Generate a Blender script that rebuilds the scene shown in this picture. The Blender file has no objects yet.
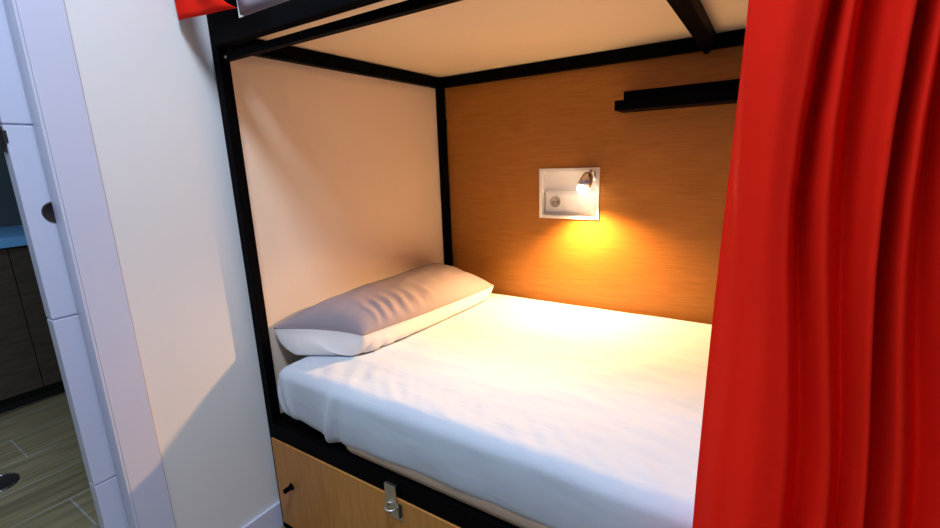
import bpy, bmesh, math, random
from mathutils import Vector, Matrix, noise
PI = math.pi
C = bpy.context.scene.collection
random.seed(4)

# ------------------------------------------------------------------ materials
def mat(name, col, rough=.5, metal=0, spec=.5, bump=None, emit=None, sheen=0, trans=0):
    m = bpy.data.materials.new(name); m.use_nodes = True
    nt = m.node_tree; b = nt.nodes['Principled BSDF']
    b.inputs['Base Color'].default_value = (*col, 1)
    b.inputs['Roughness'].default_value = rough
    b.inputs['Metallic'].default_value = metal
    b.inputs['Specular IOR Level'].default_value = spec
    if sheen: b.inputs['Sheen Weight'].default_value = sheen
    if emit:
        b.inputs['Emission Color'].default_value = (*emit[0], 1)
        b.inputs['Emission Strength'].default_value = emit[1]
    if bump:
        sc, st, stretch = bump
        tc = nt.nodes.new('ShaderNodeTexCoord'); mp = nt.nodes.new('ShaderNodeMapping')
        mp.inputs['Scale'].default_value = stretch
        n = nt.nodes.new('ShaderNodeTexNoise'); n.inputs['Scale'].default_value = sc
        n.inputs['Detail'].default_value = 4
        bp = nt.nodes.new('ShaderNodeBump'); bp.inputs['Strength'].default_value = st
        bp.inputs['Distance'].default_value = .01
        nt.links.new(tc.outputs['Object'], mp.inputs[0]); nt.links.new(mp.outputs[0], n.inputs[0])
        nt.links.new(n.outputs[0], bp.inputs['Height']); nt.links.new(bp.outputs[0], b.inputs['Normal'])
    if trans:
        t = nt.nodes.new('ShaderNodeBsdfTranslucent'); t.inputs[0].default_value = (*col, 1)
        mx = nt.nodes.new('ShaderNodeMixShader'); mx.inputs[0].default_value = trans
        out = nt.nodes['Material Output']
        nt.links.new(b.outputs[0], mx.inputs[1]); nt.links.new(t.outputs[0], mx.inputs[2])
        nt.links.new(mx.outputs[0], out.inputs[0])
    return m

def wood(name, dark, light, stretch, rough=.45, scale=6, spec=.3):
    """veneer: fine grain stretched along one axis"""
    m = mat(name, light, rough, spec=spec); nt = m.node_tree; b = nt.nodes['Principled BSDF']
    tc = nt.nodes.new('ShaderNodeTexCoord'); mp = nt.nodes.new('ShaderNodeMapping')
    mp.inputs['Scale'].default_value = stretch
    n = nt.nodes.new('ShaderNodeTexNoise'); n.inputs['Scale'].default_value = scale
    n.inputs['Detail'].default_value = 8; n.inputs['Roughness'].default_value = .65
    r = nt.nodes.new('ShaderNodeValToRGB')
    r.color_ramp.elements[0].position = .33; r.color_ramp.elements[0].color = (*dark, 1)
    r.color_ramp.elements[1].position = .68; r.color_ramp.elements[1].color = (*light, 1)
    L = nt.links.new
    L(tc.outputs['Object'], mp.inputs[0]); L(mp.outputs[0], n.inputs[0]); L(n.outputs[0], r.inputs[0])
    L(r.outputs[0], b.inputs['Base Color'])
    bp = nt.nodes.new('ShaderNodeBump'); bp.inputs['Strength'].default_value = .08
    L(n.outputs[0], bp.inputs['Height']); L(bp.outputs[0], b.inputs['Normal'])
    return m

M = {}
M['paint'] = mat('wall_paint', (.80, .79, .78), .7, bump=(60, .03, (1, 1, 1)))
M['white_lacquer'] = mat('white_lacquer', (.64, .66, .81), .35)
M['ceiling'] = mat('ceiling_paint', (.8, .8, .8), .8)
M['black_steel'] = mat('black_powder_coated_steel', (.0016, .0016, .0022), .55, spec=.03, bump=(200, .05, (1, 1, 1)))
M['cream_board'] = mat('cream_board', (.82, .67, .47), .6)
M['oak'] = wood('oak_veneer', (.34, .125, .018), (.45, .19, .032), (1.2, 14, 30), .38)
M['oak_front'] = wood('oak_veneer_upright', (.44, .18, .040), (.56, .25, .060), (16, 14, 1.2), .42)
M['room_paint'] = mat('grey_blue_paint', (.50, .53, .60), .8)
M['warm_wall_tint'] = mat('wall_warm_light_tint', (.85, .70, .55), .6)  # warm lamp light on the head-end wall, put into the colour
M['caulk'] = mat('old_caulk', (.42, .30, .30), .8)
M['red'] = mat('red_curtain_cloth', (.94, .020, .007), .8, spec=.08, bump=(350, .06, (1, 1, 1)), trans=.18)
M['mattress_ticking'] = mat('beige_mattress_ticking', (.55, .42, .31), .85, bump=(150, .1, (1, 1, 1)))
M['grey_sheet'] = mat('grey_mattress_cover', (.48, .44, .48), .85, bump=(150, .1, (1, 1, 1)))
M['pillow_grey'] = mat('grey_pillowcase', (.30, .255, .28), .8, spec=.2, bump=(30, .12, (1, 1, 1)))
M['pillow_white'] = mat('off_white_pillowcase', (.78, .74, .72), .8, spec=.2, bump=(30, .12, (1, 1, 1)))
M['plastic'] = mat('white_plastic', (.82, .80, .80), .35)
M['plastic_seam'] = mat('socket_insert', (.36, .32, .32), .4)
M['chrome'] = mat('chrome', (.75, .75, .75), .18, metal=1)
M['steel'] = mat('zinc_steel', (.62, .58, .52), .32, metal=1)
M['dark_metal'] = mat('dark_metal', (.06, .05, .05), .4, metal=.6)
M['bulb'] = mat('lit_bulb', (1, 1, 1), .5, emit=((1, .80, .58), 24))
M['counter'] = mat('blue_light_tinted_counter', (.20, .50, .92), .3)  # reflected blue light put into the base colour
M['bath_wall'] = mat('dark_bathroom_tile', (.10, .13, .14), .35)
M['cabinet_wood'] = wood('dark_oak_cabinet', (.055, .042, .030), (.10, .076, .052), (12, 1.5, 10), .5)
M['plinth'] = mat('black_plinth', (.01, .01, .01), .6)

# white sheet with creases
def sheet_material():
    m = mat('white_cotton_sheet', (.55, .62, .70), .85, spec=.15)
    nt = m.node_tree; b = nt.nodes['Principled BSDF']; L = nt.links.new
    tc = nt.nodes.new('ShaderNodeTexCoord')
    last = None
    for sc, stretch, st, dist in ((7, (1.0, 5.5, 2.0), .16, .012), (26, (1.4, 4, 1.4), .07, .006), (400, (1, 1, 1), .05, .003)):
        mp = nt.nodes.new('ShaderNodeMapping'); mp.inputs['Scale'].default_value = stretch
        mp.inputs['Rotation'].default_value = (0, 0, .22)
        n = nt.nodes.new('ShaderNodeTexNoise'); n.inputs['Scale'].default_value = sc
        n.inputs['Detail'].default_value = 3; n.inputs['Distortion'].default_value = .6
        bp = nt.nodes.new('ShaderNodeBump'); bp.inputs['Strength'].default_value = st
        bp.inputs['Distance'].default_value = dist
        L(tc.outputs['Object'], mp.inputs[0]); L(mp.outputs[0], n.inputs[0]); L(n.outputs[0], bp.inputs['Height'])
        if last: L(last.outputs[0], bp.inputs['Normal'])
        last = bp
    L(last.outputs[0], b.inputs['Normal'])
    return m
M['sheet'] = sheet_material()

def plank_floor():
    m = mat('wood_look_floor_tile', (.2, .16, .1), .4, spec=.4)
    nt = m.node_tree; b = nt.nodes['Principled BSDF']; L = nt.links.new
    tc = nt.nodes.new('ShaderNodeTexCoord'); mp = nt.nodes.new('ShaderNodeMapping')
    mp.inputs['Rotation'].default_value = (0, 0, PI / 2)
    mp.inputs['Location'].default_value = (.5, 1.505, 0)
    br = nt.nodes.new('ShaderNodeTexBrick')
    br.offset = .5; br.offset_frequency = 3; br.inputs['Scale'].default_value = 1
    br.inputs['Brick Width'].default_value = 1.2; br.inputs['Row Height'].default_value = .24
    br.inputs['Mortar Size'].default_value = .0032; br.inputs['Mortar Smooth'].default_value = .1
    br.inputs['Color1'].default_value = (.34, .275, .155, 1); br.inputs['Color2'].default_value = (.25, .20, .11, 1)
    br.inputs['Mortar'].default_value = (.42, .42, .38, 1)
    mp2 = nt.nodes.new('ShaderNodeMapping'); mp2.inputs['Scale'].default_value = (14, 1.3, 1)
    n = nt.nodes.new('ShaderNodeTexNoise'); n.inputs['Scale'].default_value = 2.5; n.inputs['Detail'].default_value = 6
    mr = nt.nodes.new('ShaderNodeMapRange'); mr.inputs[1].default_value = .3; mr.inputs[2].default_value = .7
    mr.inputs[3].default_value = .6; mr.inputs[4].default_value = 1.25
    mx = nt.nodes.new('ShaderNodeVectorMath'); mx.operation = 'MULTIPLY'
    L(tc.outputs['Object'], mp.inputs[0]); L(mp.outputs[0], br.inputs['Vector'])
    L(tc.outputs['Object'], mp2.inputs[0]); L(mp2.outputs[0], n.inputs[0]); L(n.outputs[0], mr.inputs[0])
    L(br.outputs['Color'], mx.inputs[0]); L(mr.outputs[0], mx.inputs[1]); L(mx.outputs[0], b.inputs['Base Color'])
    return m
M['floor'] = plank_floor()

# ------------------------------------------------------------------ mesh helpers
def new(): return bmesh.new()
def add_box(bm, x0, x1, y0, y1, z0, z1, bevel=0, seg=2):
    r = bmesh.ops.create_cube(bm, size=1)
    vs = r['verts']
    for v in vs:
        v.co = Vector((x0 + (v.co.x + .5) * (x1 - x0), y0 + (v.co.y + .5) * (y1 - y0), z0 + (v.co.z + .5) * (z1 - z0)))
    if bevel:
        es = {e for v in vs for e in v.link_edges}
        bmesh.ops.bevel(bm, geom=list(es), offset=bevel, segments=seg, affect='EDGES', profile=.7)
def add_cyl(bm, p0, p1, r0, r1=None, n=24, bevel=0):
    p0, p1 = Vector(p0), Vector(p1); r1 = r0 if r1 is None else r1
    d = p1 - p0; q = Vector((0, 0, 1)).rotation_difference(d.normalized()).to_matrix().to_4x4()
    bmesh.ops.create_cone(bm, cap_ends=True, segments=n, radius1=r0, radius2=r1, depth=d.length,
                          matrix=Matrix.Translation((p0 + p1) / 2) @ q)
def add_lathe(bm, prof, origin, axis, n=32):
    """prof: (radius, distance along axis)"""
    q = Vector((0, 0, 1)).rotation_difference(Vector(axis).normalized()).to_matrix()
    o = Vector(origin); rings = []
    for r, h in prof:
        rings.append([bm.verts.new(o + q @ Vector((r * math.cos(2 * PI * i / n), r * math.sin(2 * PI * i / n), h))) for i in range(n)])
    for a, b in zip(rings, rings[1:]):
        for i in range(n):
            bm.faces.new((a[i], a[(i + 1) % n], b[(i + 1) % n], b[i]))
def add_tube(bm, pts, r, n=12):
    pts = [Vector(p) for p in pts]; rings = []
    for i, p in enumerate(pts):
        d = (pts[min(i + 1, len(pts) - 1)] - pts[max(i - 1, 0)]).normalized()
        q = Vector((0, 0, 1)).rotation_difference(d).to_matrix()
        rings.append([bm.verts.new(p + q @ Vector((r * math.cos(2 * PI * k / n), r * math.sin(2 * PI * k / n), 0))) for k in range(n)])
    for a, b in zip(rings, rings[1:]):
        for i in range(n):
            bm.faces.new((a[i], a[(i + 1) % n], b[(i + 1) % n], b[i]))
    bm.faces.new(rings[0][::-1]); bm.faces.new(rings[-1])
def grid(bm, nu, nv, f):
    vs = [[bm.verts.new(f(i / nu, j / nv)) for j in range(nv + 1)] for i in range(nu + 1)]
    for i in range(nu):
        for j in range(nv):
            bm.faces.new((vs[i][j], vs[i + 1][j], vs[i + 1][j + 1], vs[i][j + 1]))
    return vs
def obj(name, bm, m, parent=None, smooth=False):
    bmesh.ops.recalc_face_normals(bm, faces=bm.faces)
    me = bpy.data.meshes.new(name); bm.to_mesh(me); bm.free()
    me.materials.append(M[m])
    if smooth:
        for p in me.polygons: p.use_smooth = True
    o = bpy.data.objects.new(name, me); C.objects.link(o)
    if parent:
        o.parent = parent
        o.matrix_parent_inverse = Matrix.Translation(parent.location).inverted()
    return o
def sharp(o, ang=40):
    for e in o.data.edges: pass
    o.data.set_sharp_from_angle(angle=math.radians(ang)); return o
def tag(o, label, cat, group=None):
    o['label'] = label; o['category'] = cat
    if group: o['group'] = group
    return o
def thing(name, label, cat, loc, group=None):
    o = bpy.data.objects.new(name, None); C.objects.link(o); o.location = loc
    o.empty_display_size = .05
    return tag(o, label, cat, group)
def struct(o): o['kind'] = 'structure'; return o
def boxobj(name, b, m, parent=None, bevel=0):
    bm = new(); add_box(bm, *b, bevel=bevel); o = obj(name, bm, m, parent)
    return o
def solid(o, t, offset=0):
    s = o.modifiers.new('thickness', 'SOLIDIFY'); s.thickness = t; s.offset = offset; return o

# ------------------------------------------------------------------ setting
A = .012; S = .0287; W = .98                 # bed inset from wall, post section, bed width
OPEN0, OPEN1, DOORH = -1.347, -2.15, 2.08    # door opening along the left wall

bm = new(); add_box(bm, -2.6, 3.4, -3.6, .19, -.06, 0); struct(obj('floor', bm, 'floor'))
bm = new(); add_box(bm, -2.6, 3.4, -3.6, .19, 2.6, 2.7); struct(obj('ceiling', bm, 'ceiling'))
bm = new()
for x0, x1 in ((-.035, 0), (-.125, -.095)):          # two skins with the pocket of the sliding door between
    add_box(bm, x0, x1, OPEN0, .07, 0, 2.6)
    add_box(bm, x0, x1, -3.6, OPEN1, 0, 2.6)
    add_box(bm, x0, x1, OPEN1, OPEN0, DOORH, 2.6)
struct(obj('wall_left', bm, 'paint'))
struct(boxobj('wall_back', (-.125, 3.4, .07, .19, 0, 2.6), 'paint'))
struct(boxobj('wall_right', (3.3, 3.4, -3.5, .07, 0, 2.6), 'room_paint'))
struct(boxobj('wall_front', (0, 3.4, -3.6, -3.5, 0, 2.6), 'room_paint'))
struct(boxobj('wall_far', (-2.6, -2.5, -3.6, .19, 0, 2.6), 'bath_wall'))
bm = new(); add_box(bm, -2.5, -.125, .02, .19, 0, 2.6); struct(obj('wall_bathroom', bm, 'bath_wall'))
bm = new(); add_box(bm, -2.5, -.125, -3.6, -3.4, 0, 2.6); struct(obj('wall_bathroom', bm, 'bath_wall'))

bm = new(); add_box(bm, 0, .010, -1.268, .06, 0, .09, bevel=.003); struct(obj('baseboard_left', bm, 'white_lacquer'))
# door casing: flat board on the wall plus the jamb it covers
bm = new()
add_box(bm, .0005, .0125, OPEN0 + .001, -1.2705, 0, DOORH + .075, bevel=.002)
add_box(bm, .0005, .0125, OPEN1 - .075, OPEN1 + .001, 0, DOORH + .075, bevel=.002)
add_box(bm, .0005, .0125, OPEN1 + .001, OPEN0 + .001, DOORH, DOORH + .075, bevel=.002)
add_box(bm, -.036, .0125, OPEN0 - .0045, OPEN0 + .0005, 0, DOORH, bevel=.001)
struct(obj('trim_1', bm, 'white_lacquer'))

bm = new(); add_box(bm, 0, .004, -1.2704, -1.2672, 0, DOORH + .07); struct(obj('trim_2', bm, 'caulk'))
# sliding pocket door: leaf with horizontal V grooves
grooves = [.4165, .836, 1.248, 1.66]
door = bpy.data.objects.new('door_1', None); C.objects.link(door); door.location = (-.065, -1.395, 0); struct(door)
bm = new(); zs = [.008] + grooves + [2.07]
for z0, z1 in zip(zs, zs[1:]):
    add_box(bm, -.083, -.046, -1.395, -.60, z0 + .0022, z1 - .0022, bevel=.0018)
add_box(bm, -.080, -.0495, -1.3935, -.602, .012, 2.066)
obj('door_leaf', bm, 'white_lacquer', door)
bm = new(); add_lathe(bm, [(.0, .0022), (.018, .0022), (.0195, .0035), (.0215, .004), (.0225, .002), (.0225, 0)], (-.047, -1.3465, 1.068), (1, 0, 0))
o = obj('flush_pull', bm, 'dark_metal', door, True); o['label'] = 'round dark metal flush pull'
bm = new(); add_box(bm, -.075, -.054, -1.3985, -1.3945, 1.195, 1.245, bevel=.001)
add_box(bm, -.060, -.0445, -1.3985, -1.392, 1.212, 1.236, bevel=.001)
o = obj('latch_plate', bm, 'dark_metal', door); o['label'] = 'small black latch plate on the door edge'

# ------------------------------------------------------------------ bathroom seen through the doorway
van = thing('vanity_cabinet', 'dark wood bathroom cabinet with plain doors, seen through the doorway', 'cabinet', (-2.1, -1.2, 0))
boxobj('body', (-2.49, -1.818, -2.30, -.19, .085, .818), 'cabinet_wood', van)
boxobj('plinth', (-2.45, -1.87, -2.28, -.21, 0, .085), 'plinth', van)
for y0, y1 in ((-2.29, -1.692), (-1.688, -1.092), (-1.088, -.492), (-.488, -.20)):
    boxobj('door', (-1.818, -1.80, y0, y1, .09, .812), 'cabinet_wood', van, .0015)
ct = boxobj('countertop', (-2.49, -1.78, -2.32, -.17, .819, .866), 'counter', None, .003)
tag(ct, 'countertop slab with blue light put into its colour, lying on the dark bathroom cabinet', 'countertop')
bm = new()
add_lathe(bm, [(0, .001), (.045, .001), (.052, .006), (.062, .006), (.066, 0)], (-1.13, -1.425, 0.0005), (0, 0, 1))
dr = obj('floor_drain', bm, 'dark_metal', None, True); tag(dr, 'round black drain cover set in the bathroom floor planks', 'drain')
bm = new(); add_lathe(bm, [(.062, .0062), (.064, .0085), (.067, .0085), (.070, 0)], (-1.13, -1.425, 0.0005), (0, 0, 1))
o = obj('rim', bm, 'chrome', dr, True); o['label'] = 'bright metal rim'

# ------------------------------------------------------------------ bunk bed frame
LEN = 2.02
bed = thing('bunk_bed', 'black steel bunk bed frame with oak storage front, left corner against the white wall', 'bed', (1.0, -.5, 0))
def bar(name, b, m='black_steel', bv=.0022):
    return boxobj(name, b, m, bed, bv)
X0, X1 = A, A + S
for (x0, y0) in ((X0, -W), (X0, -S), (LEN - S, -W), (LEN - S, -S)):
    bar('post', (x0, x0 + S, y0, y0 + S, 0, 2.05))
ZT, H = 1.446, .040
bar('headboard_rail', (X0, X1, -W + S + .001, -S - .001, ZT, ZT + H))
bar('footboard_rail', (LEN - S, LEN, -W + S + .001, -S - .001, ZT, ZT + H))
bar('back_rail', (X1 + .001, LEN - S - .001, -S, -.0005, ZT, ZT + H))
bar('front_rail', (X1 - .006, LEN - S - .001, -.973, -.953, 1.414, 1.432))
bar('side_rail', (.062, LEN, -1.008, -.9815, 1.438, 1.480))
bar('side_rail', (.014, .138, -.9805, -.972, 1.44, 1.545))
bar('crossbar', (1.031, 1.071, -.949, -S - .001, 1.450, 1.487))
# upper tier: board and its rails above the picture
o = boxobj('bunk_board', (.003, LEN, -.955, .06, 1.4885, 1.496), 'cream_board', bed); o['label'] = 'cream underside board of the upper bunk'
o = bar('warm_tinted_wall_sheet', (.0005, .0095, -.968, -.001, .20, 1.487), 'warm_wall_tint', .001); o['label'] = 'added sheet on the head-end wall, tinted with the warm lamp light'  # sheet added over the white wall to carry the warm light as colour
# lower tier
bar('lower_front_rail', (X1 - .008, LEN - S - .001, -.981, -.951, .334, .386))
bar('lower_back_rail', (X1 + .001, LEN - S - .001, -S, -.0005, .334, .386))
bar('lower_side_rail', (X0, X1, -W + S + .001, -S - .001, .334, .386))
bar('lower_side_rail', (LEN - S, LEN, -W + S + .001, -S - .001, .334, .386))
o = boxobj('bed_base', (X1 + .002, LEN - S - .002, -.949, -S - .002, .362, .385), 'black_steel', bed)
# storage front below the mattress
sf = boxobj('storage_front', (.027, LEN - S - .004, -.9855, -.9805, .03, .3335), 'oak_front', bed, .0015)
sf['label'] = 'oak veneer front of the storage box'
bm = new(); add_cyl(bm, (.10, -.9855, .190), (.10, -1.012, .190), .0075, n=20); add_cyl(bm, (.10, -.9855, .19), (.10, -.988, .19), .011, n=20)
o = obj('door_stop', bm, 'black_steel', sf); o['label'] = 'small black peg'
# bolts
for p, d in (((.0605, -.030, 1.309), (0, -1, 0)), ((1.046, -.016, 1.4455), (0, 0, -1))):
    bm = new(); q = Vector(p); d = Vector(d)
    if d.z: add_cyl(bm, q, q + d * .010, .010, .007, n=16); 
    else: add_cyl(bm, (X1, -.016, 1.309), (X1 + .010, -.016, 1.309), .010, .007, n=16)
    obj('bolt', bm, 'black_steel', bed)
bm = new(); add_lathe(bm, [(0, .0035), (.0025, .003), (.0042, 0)], (.060, -.9722, 1.421), (0, -1, 0), 14)
o = obj('bolt', bm, 'steel', bed, True); o['label'] = 'shiny bolt head'
# hasp: a plate folded over the rail, with a staple and turning lugs below
hasp = bpy.data.objects.new('hasp', None); C.objects.link(hasp); hasp.parent = bed
hasp['label'] = 'steel hasp latch over the storage front'
def hp(name, bm, m='steel', sm=False):
    o = obj(name, bm, m, None, sm); o.parent = hasp
    o.matrix_parent_inverse = Matrix.Translation(bed.location).inverted() if False else Matrix.Identity(4)
    return o
hasp.matrix_parent_inverse = Matrix.Translation(bed.location).inverted()
bm = new(); add_box(bm, .503, .540, -.9885, -.9865, .296, .367, bevel=.0008)
add_box(bm, .503, .540, -.9885, -.981, .3655, .3675, bevel=.0008)
hp('strap_plate', bm)
bm = new(); add_box(bm, .508, .556, -.9875, -.9856, .275, .318, bevel=.0006)
hp('base_plate', bm)
bm = new()
pts = [(.5225 + .0155 * math.cos(t), -.9885 - .016 * math.sin(t), .306) for t in [PI * k / 12 for k in range(13)]]
add_tube(bm, pts, .0028); hp('staple', bm, sm=True)
for dx, dz in ((.514, .284), (.548, .284), (.548, .309), (.514, .309)):
    bm = new(); add_lathe(bm, [(0, .0022), (.0028, .0018), (.004, 0)], (dx, -.9875, dz), (0, -1, 0), 12); hp('screw', bm, 'dark_metal', True)
bm = new(); add_cyl(bm, (.551, -.988, .322), (.551, -.988, .290), .0052, n=14); hp('hinge_pin', bm, 'dark_metal')

# ------------------------------------------------------------------ oak wall panel with its niche
NX0, NX1, NZ0, NZ1 = .480, .720, .907, 1.100
bm = new(); PX0, PX1, PZ1 = X1 + .001, LEN - S, 1.485
for b in ((PX0, NX0 + .004, .40, PZ1), (NX1 - .004, PX1, .40, PZ1), (NX0 + .004, NX1 - .004, .40, NZ0 + .004), (NX0 + .004, NX1 - .004, NZ1 - .004, PZ1)):
    add_box(bm, b[0], b[1], .001, .019, b[2], b[3])
bmesh.ops.remove_doubles(bm, verts=bm.verts, dist=1e-5)
tag(obj('wall_panel', bm, 'oak'), 'oak veneer panel covering the wall along the bed behind the mattress', 'wall panel')
ni = thing('wall_niche', 'white framed rectangular niche let into the oak panel, holding socket and lamp', 'niche', (.6, 0, NZ0))
bm = new(); f = .0115
for b in ((NX0, NX1, NZ0, NZ0 + f), (NX0, NX1, NZ1 - f, NZ1), (NX0, NX0 + f, NZ0 + f, NZ1 - f), (NX1 - f, NX1, NZ0 + f, NZ1 - f)):
    add_box(bm, b[0], b[1], -.004, .001, b[2], b[3], bevel=.001)
obj('frame', bm, 'plastic', ni)
bm = new(); g = .006; D = .036
for b in ((NX0 + g, NX1 - g, .001, D, NZ0 + g, NZ0 + g + .003), (NX0 + g, NX1 - g, .001, D, NZ1 - g - .003, NZ1 - g),
          (NX0 + g, NX0 + g + .003, .001, D, NZ0 + g, NZ1 - g), (NX1 - g - .003, NX1 - g, .001, D, NZ0 + g, NZ1 - g),
          (NX0 + g, NX1 - g, D - .004, D, NZ0 + g, NZ1 - g)):
    add_box(bm, *b)
obj('box', bm, 'plastic', ni)
# socket plate: socket, two blank modules
so = thing('power_socket', 'white socket plate with one round outlet in the lower half of the niche', 'socket', (.6, D - .004, .92))
YP = .018
bm = new(); add_box(bm, NX0 + .019, NX1 - .0105, YP, D - .0042, NZ0 + .025, NZ0 + .104, bevel=.003)
obj('plate', bm, 'plastic', so)
for i, (x0, x1) in enumerate(((.512, .568), (.572, .634), (.638, .700))):
    bm = new(); add_box(bm, x0, x1, YP - .003, YP + .001, NZ0 + .032, NZ0 + .094, bevel=.0015); obj('module', bm, 'plastic', so)
bm = new(); add_lathe(bm, [(0, .0008), (.0165, .0008), (.0185, .004), (.0205, .004), (.021, 0)], (.541, YP - .003, NZ0 + .063), (0, -1, 0))
o = obj('outlet', bm, 'plastic_seam', so, True); o['label'] = 'round recessed outlet'
for dx in (-.0075, .0075):
    bm = new(); add_cyl(bm, (.541 + dx, YP - .0035, NZ0 + .063), (.541 + dx, YP - .0046, NZ0 + .063), .003, n=12); obj('pin_hole', bm, 'dark_metal', so)
# reading lamp on a swivel
lamp = thing('reading_lamp', 'small chrome swivel reading lamp, lit, in the upper right of the niche', 'lamp', (.69, .05, 1.07))
bm = new(); add_lathe(bm, [(0, .012), (.016, .012), (.019, .009), (.019, 0)], (.690, D - .0042, 1.068), (0, -1, 0)); obj('base', bm, 'chrome', lamp, True)
bm = new(); add_tube(bm, [(.690, .022, 1.068), (.694, .005, 1.078), (.697, -.012, 1.087), (.697, -.026, 1.089), (.692, -.037, 1.081)], .0048); obj('arm', bm, 'chrome', lamp, True)
B = Vector((.676, -.058, 1.024)); AX = Vector((.25, .34, .90)).normalized()      # from the bulb back into the shade
bm = new(); add_lathe(bm, [(.0, .064), (.010, .064), (.015, .061), (.020, .052), (.0235, .034), (.0255, .010), (.0245, .010), (.0225, .034), (.018, .050), (0, .058)], B, AX); obj('shade', bm, 'chrome', lamp, True)
bm = new(); bmesh.ops.create_uvsphere(bm, u_segments=24, v_segments=16, radius=.0215, matrix=Matrix.Translation(B + AX * .004)); o = obj('bulb', bm, 'bulb', lamp, True); o['label'] = 'glowing warm white bulb'

# black ledge shelf
sh = thing('ledge_shelf', 'narrow black metal ledge shelf high on the oak panel, partly behind the curtain', 'shelf', (.98, 0, 1.3))
boxobj('tray', (.797, 1.33, -.108, .001, 1.283, 1.287), 'black_steel', sh)
boxobj('front_lip', (.797, 1.33, -.1115, -.108, 1.283, 1.314), 'black_steel', sh)
boxobj('back_plate', (.797, 1.33, -.004, .001, 1.287, 1.353), 'black_steel', sh)

# ------------------------------------------------------------------ mattress, sheet
def rbox(bm, x0, x1, y0, y1, z0, z1, r, n, keep=None, shape=None):
    """rounded box from a dense grid; shape(p) -> displaced p"""
    nx, ny, nz = n
    def axis(a, b, k): return [a + (b - a) * (.5 - .5 * math.cos(PI * i / k)) * 1 if False else a + (b - a) * i / k for i in range(k + 1)]
    X, Y, Z = axis(x0, x1, nx), axis(y0, y1, ny), axis(z0, z1, nz)
    cache = {}
    def V(i, j, k):
        key = (i, j, k)
        if key not in cache:
            p = Vector((X[i], Y[j], Z[k]))
            c = Vector((min(max(p.x, x0 + r), x1 - r), min(max(p.y, y0 + r), y1 - r), min(max(p.z, z0 + r), z1 - r)))
            d = p - c
            if d.length > 1e-9:
                # squash the corner of the box onto a sphere of radius r
                m = max(abs(d.x), abs(d.y), abs(d.z)); d = d.normalized() * m
                p = c + d
            cache[key] = bm.verts.new(shape(p) if shape else p)
        return cache[key]
    def quad(a, b, c, d):
        try: bm.faces.new((a, b, c, d))
        except ValueError: pass
    for i in range(nx):
        for j in range(ny):
            quad(V(i, j, nz), V(i + 1, j, nz), V(i + 1, j + 1, nz), V(i, j + 1, nz))
            if keep != 'open': quad(V(i, j, 0), V(i, j + 1, 0), V(i + 1, j + 1, 0), V(i + 1, j, 0))
    for i in range(nx):
        for k in range(nz):
            quad(V(i, 0, k), V(i + 1, 0, k), V(i + 1, 0, k + 1), V(i, 0, k + 1))
            quad(V(i, ny, k), V(i, ny, k + 1), V(i + 1, ny, k + 1), V(i + 1, ny, k))
    for j in range(ny):
        for k in range(nz):
            quad(V(0, j, k), V(0, j, k + 1), V(0, j + 1, k + 1), V(0, j + 1, k))
            quad(V(nx, j, k), V(nx, j + 1, k), V(nx, j + 1, k + 1), V(nx, j, k + 1))
def lerp_tab(tab, x):
    if x <= tab[0][0]: return tab[0][1]
    for (a, b), (c, d) in zip(tab, tab[1:]):
        if x <= c:
            t = (x - a) / (c - a); t = t * t * (3 - 2 * t); return b + (d - b) * t
    return tab[-1][1]
ZM = .578
mt = thing('mattress', 'single mattress under a white fitted sheet on the lower bunk', 'mattress', (1.0, -.5, .386))
bm = new(); rbox(bm, .345, 1.975, -.976, -.034, .3872, .560, .02, (60, 30, 8)); o = obj('mattress_body', bm, 'mattress_ticking', mt, True)
o['label'] = 'beige mattress side below the sheet'
HEM = [(.08, .440), (.14, .420), (.25, .406), (.29, .392), (.36, .395), (.46, .399), (.62, .406), (1.0, .409), (2.0, .41)]
SX0, SX1, SY0, SY1, SZ0 = .088, 1.985, -.978, -.024, .39
def sheet_shape(p):
    x, y, z = p
    front = max(0, min(1, (-.90 - y) / .06)); left = max(0, min(1, (.16 - x) / .06))
    t = (ZM - z) / (ZM - SZ0)                       # 0 top, 1 hem
    hem = lerp_tab(HEM, x)
    z2 = ZM - t * (ZM - hem)
    side = max(front, left)
    # belly of the side and tuck at the hem
    if front > 0:
        y -= front * (.006 * math.sin(PI * min(1, t)) - .003 * t ** 3)
        # gathers near the left front corner
        for xc, a, wd, sl in ((.118, .010, .012, .10), (.150, .007, .012, .06), (.292, .012, .011, -.10), (.325, -.006, .014, -.08)):
            xx = xc + sl * (t - 1) * .35
            y -= front * a * math.exp(-((x - xx) / wd) ** 2) * max(0, min(1, (t - .02) * 1.6))
        y -= front * .004 * noise.noise((x * 9, z * 5, 2)) * min(1, t * 2)
    if left > 0:
        x -= left * (.008 * math.sin(PI * min(1, t)) - .01 * t ** 2)
        x -= left * .006 * noise.noise((y * 14, z * 6, 5))
    if t < .35:
        k = 1 - t / .35
        # soft crown, low ripples, creases along the front edge
        z2 += k * (.004 * noise.noise((x * 3, y * 3.5, 1)) + .0022 * noise.noise((x * 7 + y * 3, y * 19, 3)))
        e = math.exp(-((y + .90) / .07) ** 2)
        z2 += k * e * .0035 * noise.noise((x * 26 + y * 20, y * 16, 7))
        r = math.exp(-((y + .62) / .25) ** 2) * max(0, min(1, (x - .7) / .3))
        z2 += k * r * .0028 * noise.noise((x * 8 - y * 5, y * 30 + x * 9, 11))
    return Vector((x, y, z2))
bm = new(); rbox(bm, SX0, SX1, SY0, SY1, SZ0, ZM, .034, (300, 150, 26), 'open', sheet_shape)
o = obj('fitted_sheet', bm, 'sheet', mt, True); o['label'] = 'white cotton fitted sheet'

# upper bunk mattress
bm = new(); rbox(bm,   .142, 1.96, -.9795, -.04, 1.4968, 1.66, .012, (40, 20, 6))
tag(obj('mattress', bm, 'grey_sheet', None, True), 'grey covered mattress edge on the upper bunk, behind the top rail', 'mattress')

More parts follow.
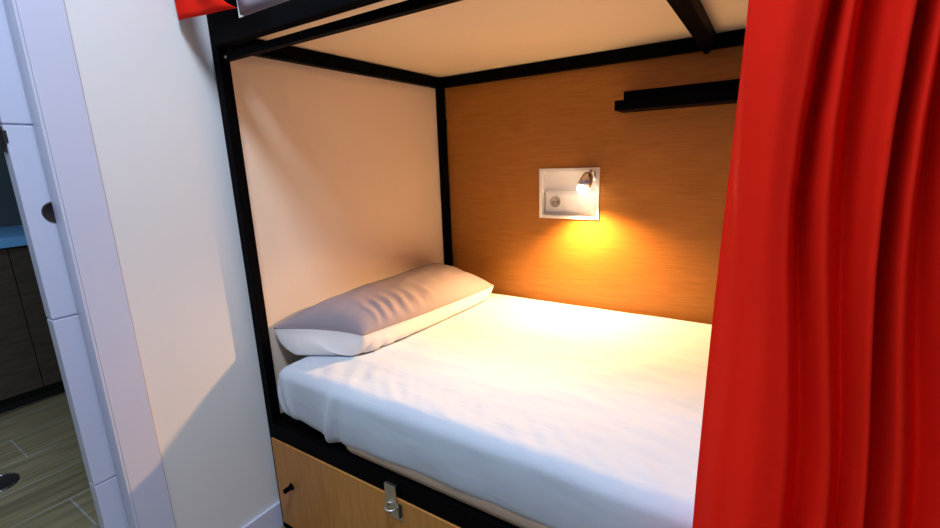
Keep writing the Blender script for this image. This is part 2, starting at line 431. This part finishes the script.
# ------------------------------------------------------------------ pillow
pil = thing('pillow', 'long pillow with grey top and white underside leaning against the wall', 'pillow', (.17, -.5, .58))
cFL, cFR, cBR, cBL = Vector((.028, -.925, .672)), Vector((.272, -.800, .650)), Vector((.318, -.105, .632)), Vector((.030, -.105, .692))
nrm = (cFR - cFL).cross(cBL - cFL).normalized()
if nrm.z < 0: nrm = -nrm
def pillow_pt(u, v, sgn):
    """u 0 wall side .. 1 bed side, v 0 front end .. 1 back end"""
    a, b = 2 * u - 1, 2 * v - 1
    pu = u + .035 * (-a) * (1 - b * b) * 0 ; pv = v
    p = cFL * (1 - pu) * (1 - pv) + cFR * pu * (1 - pv) + cBR * pu * pv + cBL * (1 - pu) * pv
    # seam edges sag in between the corners
    ctr = (cFL + cFR + cBR + cBL) / 4
    wdir = (cFR - cFL + cBR - cBL).normalized(); ldir = (cBL - cFL + cBR - cFR).normalized()
    p += wdir * (.010 * a * (1 - b * b)) - ldir * (.022 * b * (1 - a * a))
    bul = (max(0, 1 - abs(a) ** 2.3) ** .55) * (max(0, 1 - abs(b) ** 6) ** .55)
    if sgn > 0:
        h = .064 * bul * (1 + .10 * noise.noise((u * 2, v * 3, 4)))
        # creases running in from the bed-side seam near the front third
        for vc, am, wd in ((.10, .006, .011), (.135, -.005, .011), (.165, .007, .010), (.20, -.006, .010), (.232, .008, .010), (.265, -.006, .010), (.30, .007, .011), (.335, -.005, .011), (.375, .006, .012), (.42, -.004, .013), (.47, .004, .014)):
            vv = vc + .16 * (.9 - u) + .02 * noise.noise((u * 5, vc * 40, 2))
            h += am * 1.0 * math.exp(-((v - vv) / wd) ** 2) * math.exp(-((u - .82) / .20) ** 2) * min(1, bul * 2.6)
        h += .004 * noise.noise((u * 6, v * 9, 8)) * min(1, bul * 1.5)
    else:
        h = -.12 * bul ** .6
        for vc, am, wd in ((.03, -.010, .012), (.06, .014, .012), (.095, -.012, .012), (.13, .013, .012), (.165, -.010, .012), (.20, .009, .013), (.25, -.006, .014), (.31, .005, .016)):
            h += am * math.exp(-((v - vc - .1 * (u - 1)) / wd) ** 2) * min(1, bul * 4)
        h += .004 * noise.noise((u * 6, v * 9, 18)) * min(1, bul * 1.5)
    if sgn < 0: p += -ldir * .078 * (1 - v) ** 8 * min(1, bul * 1.6) + wdir * .022 * u ** 6 * min(1, bul * 1.6)
    p = p + nrm * h
    if p.z < .5845: p.z = .5845 + .002 * noise.noise((u * 8, v * 8, 1)) * 0
    if p.x < .004: p.x = .004
    return p
def ease(t): return .5 - .5 * math.cos(PI * t)
bm = new(); grid(bm, 48, 110, lambda u, v: pillow_pt(ease(u), ease(v), 1)); o = obj('pillow_top', bm, 'pillow_grey', pil, True); o['label'] = 'grey upper side'
bm = new(); grid(bm, 48, 110, lambda u, v: pillow_pt(ease(u), ease(v), -1)); o = obj('pillow_underside', bm, 'pillow_white', pil, True); o['label'] = 'white underside'
bm = new(); N = 60
ring = [pillow_pt(k / N, 0, 1) for k in range(N)] + [pillow_pt(1, k / N, 1) for k in range(N)] + [pillow_pt(1 - k / N, 1, 1) for k in range(N)] + [pillow_pt(0, 1 - k / N, 1) for k in range(N + 1)]
add_tube(bm, ring, .0022, 8); obj('seam', bm, 'pillow_grey', pil, True)

# ------------------------------------------------------------------ curtains
CY = -1.095
R1B = [(1.276, 1.282), (1.253, 1.159), (1.265, 1.017), (1.294, .863), (1.296, .684)]
FEAT = [  # fold lines as (x, z) from the top of the picture down, with their depth towards the room
 (-.035, [(1.209, 1.295), (1.207, 1.163), (1.202, 1.012), (1.202, .839), (1.201, .64)]),
 (.000, [(1.2105, 1.295), (1.211, 1.162), (1.236, 1.015), (1.233, .847), (1.230, .653)]),
 (.022, [(1.254, 1.286), (1.233, 1.161), (1.253, 1.016), (1.268, .857), (1.265, .67)]),
 (.017, R1B),
 (-.045, [(1.287, 1.28), (1.266, 1.159), (1.274, 1.018), (1.308, .867), (1.313, .693)]),
 (.010, [(1.296, 1.279), (1.287, 1.158), (1.295, 1.02), (1.329, .873), (1.341, .706)]),
 (-.045, [(1.308, 1.276), (1.308, 1.156), (1.316, 1.022), (1.341, .876), (1.358, .714)]),
 (.022, [(1.337, 1.27), (1.33, 1.155), (1.337, 1.024), (1.354, .88), (1.373, .721)]),
 (-.058, [(1.348, 1.268), (1.343, 1.154), (1.347, 1.025), (1.364, .882), (1.383, .725)]),
 (.012, [(1.357, 1.266), (1.353, 1.153), (1.356, 1.026), (1.379, .886), (1.402, .735)]),
 (-.040, [(1.370, 1.263), (1.369, 1.152), (1.374, 1.027), (1.404, .893), (1.425, .745)]),
 (.022, [(1.385, 1.26), (1.389, 1.151), (1.396, 1.029), (1.422, .898), (1.445, .752)]),
]
d0 = FEAT[-1][1]
for k in range(1, 13):
    FEAT.append(((-.035, .022)[(k + 1) % 2] if k < 12 else 0, [(x + .034 * k, z) for x, z in d0]))
def feat_x(f, z):
    pts = f[1]
    if z >= pts[0][1]:
        return pts[0][0] + .3 * (z - pts[0][1]) * (pts[0][0] - pts[1][0]) / (pts[0][1] - pts[1][1])
    for (xa, za), (xb, zb) in zip(pts, pts[1:]):
        if z >= zb: return xa + (xb - xa) * (za - z) / (za - zb)
    return pts[-1][0]
NS = 8
cols = (len(FEAT) - 1) * NS
def curtain_pt(s, t):
    z = 1.468 - t * (1.468 - .06)
    q = s * (len(FEAT) - 1); i = min(int(q), len(FEAT) - 2); f = q - i
    # smoothed lines of the folds over height
    zz = [z - .14, z - .07, z, z + .07, z + .14]
    xa = sum(feat_x(FEAT[i], k) for k in zz) / 5; xb = sum(feat_x(FEAT[i + 1], k) for k in zz) / 5
    x = xa + (xb - xa) * f
    e = f * f * (3 - 2 * f)
    d = FEAT[i][0] + (FEAT[i + 1][0] - FEAT[i][0]) * e
    d += .005 * noise.noise((x * 9, z * 2.2, 3))
    return Vector((x - .005 * max(0, min(1, (1.3 - z) / .6)), CY - d, z))
bm = new(); grid(bm, cols, 90, curtain_pt)
cu = obj('curtain', bm, 'red', None, True); solid(cu, .0016)
tag(cu, 'long red curtain drawn aside in deep folds at the right of the lower bunk', 'curtain')

def up_pt(s, t):
    z = 1.497 + t * .55
    x = .017 + s * (.238 - .16 * min(1, t * 5.5) ** .8)
    d = .012 * math.sin(s * 9.0 + .6) * (.12 + .88 * min(1, t * 4)) + .004 * noise.noise((x * 8, z * 5, 1))
    z += -.018 * s * max(0, 1 - t * 4)
    return Vector((x, -1.052 - d, z))
bm = new(); grid(bm, 60, 40, up_pt)
uc = obj('curtain', bm, 'red', None, True); solid(uc, .0016)
tag(uc, 'red curtain hem of the upper bunk hanging over the top left corner', 'curtain')

# ------------------------------------------------------------------ lights
def light(name, kind, loc, energy, col, **k):
    l = bpy.data.lights.new(name, kind); l.energy = energy; l.color = col
    o = bpy.data.objects.new(name, l); C.objects.link(o); o.location = loc
    for a, v in k.items(): setattr(l, a, v)
    return o
def aim(o, target): o.rotation_euler = (Vector(target) - o.location).to_track_quat('-Z', 'Y').to_euler()
o = light('room_ceiling_lamp', 'AREA', (1.0, -1.60, 2.57), 40, (.66, .80, 1.0), shape='DISK', size=.42)
o = light('reading_lamp_beam', 'SPOT', tuple(B - AX * .024), 66, (1.0, .55, .22), spot_size=math.radians(148), spot_blend=.6, shadow_soft_size=.018)
o.rotation_euler = Vector((.14, -.46, -.88)).to_track_quat('-Z', 'Y').to_euler()
o = light('bathroom_fill_light', 'AREA', (-.75, -2.35, 2.55), 15, (.62, .80, 1.0), shape='DISK', size=.3)  # unseen light added to brighten the bathroom and the door jamb

w = bpy.data.worlds.new('World'); bpy.context.scene.world = w; w.use_nodes = True
w.node_tree.nodes['Background'].inputs[0].default_value = (.5, .6, .8, 1)
w.node_tree.nodes['Background'].inputs[1].default_value = .05

# ------------------------------------------------------------------ camera
cam = bpy.data.cameras.new('Camera'); co = bpy.data.objects.new('Camera', cam); C.objects.link(co)
right = Vector((.8399283, .5414024, -.0374679)); down = -Vector((-.0895003, .2062832, .9743905)); fwd = Vector((-.5352664, .8150648, -.2217188))
co.matrix_world = Matrix(((right.x, -down.x, -fwd.x, 1.24439), (right.y, -down.y, -fwd.y, -1.68779), (right.z, -down.z, -fwd.z, 1.14309), (0, 0, 0, 1)))
cam.sensor_width = 36; cam.lens = 456.184 / 940 * 36; cam.clip_start = .02
sc = bpy.context.scene; sc.camera = co
sc.view_settings.view_transform = 'Standard'; sc.view_settings.look = 'None'
sc.view_settings.exposure = 0; sc.view_settings.gamma = 1; sc.view_settings.use_curve_mapping = False
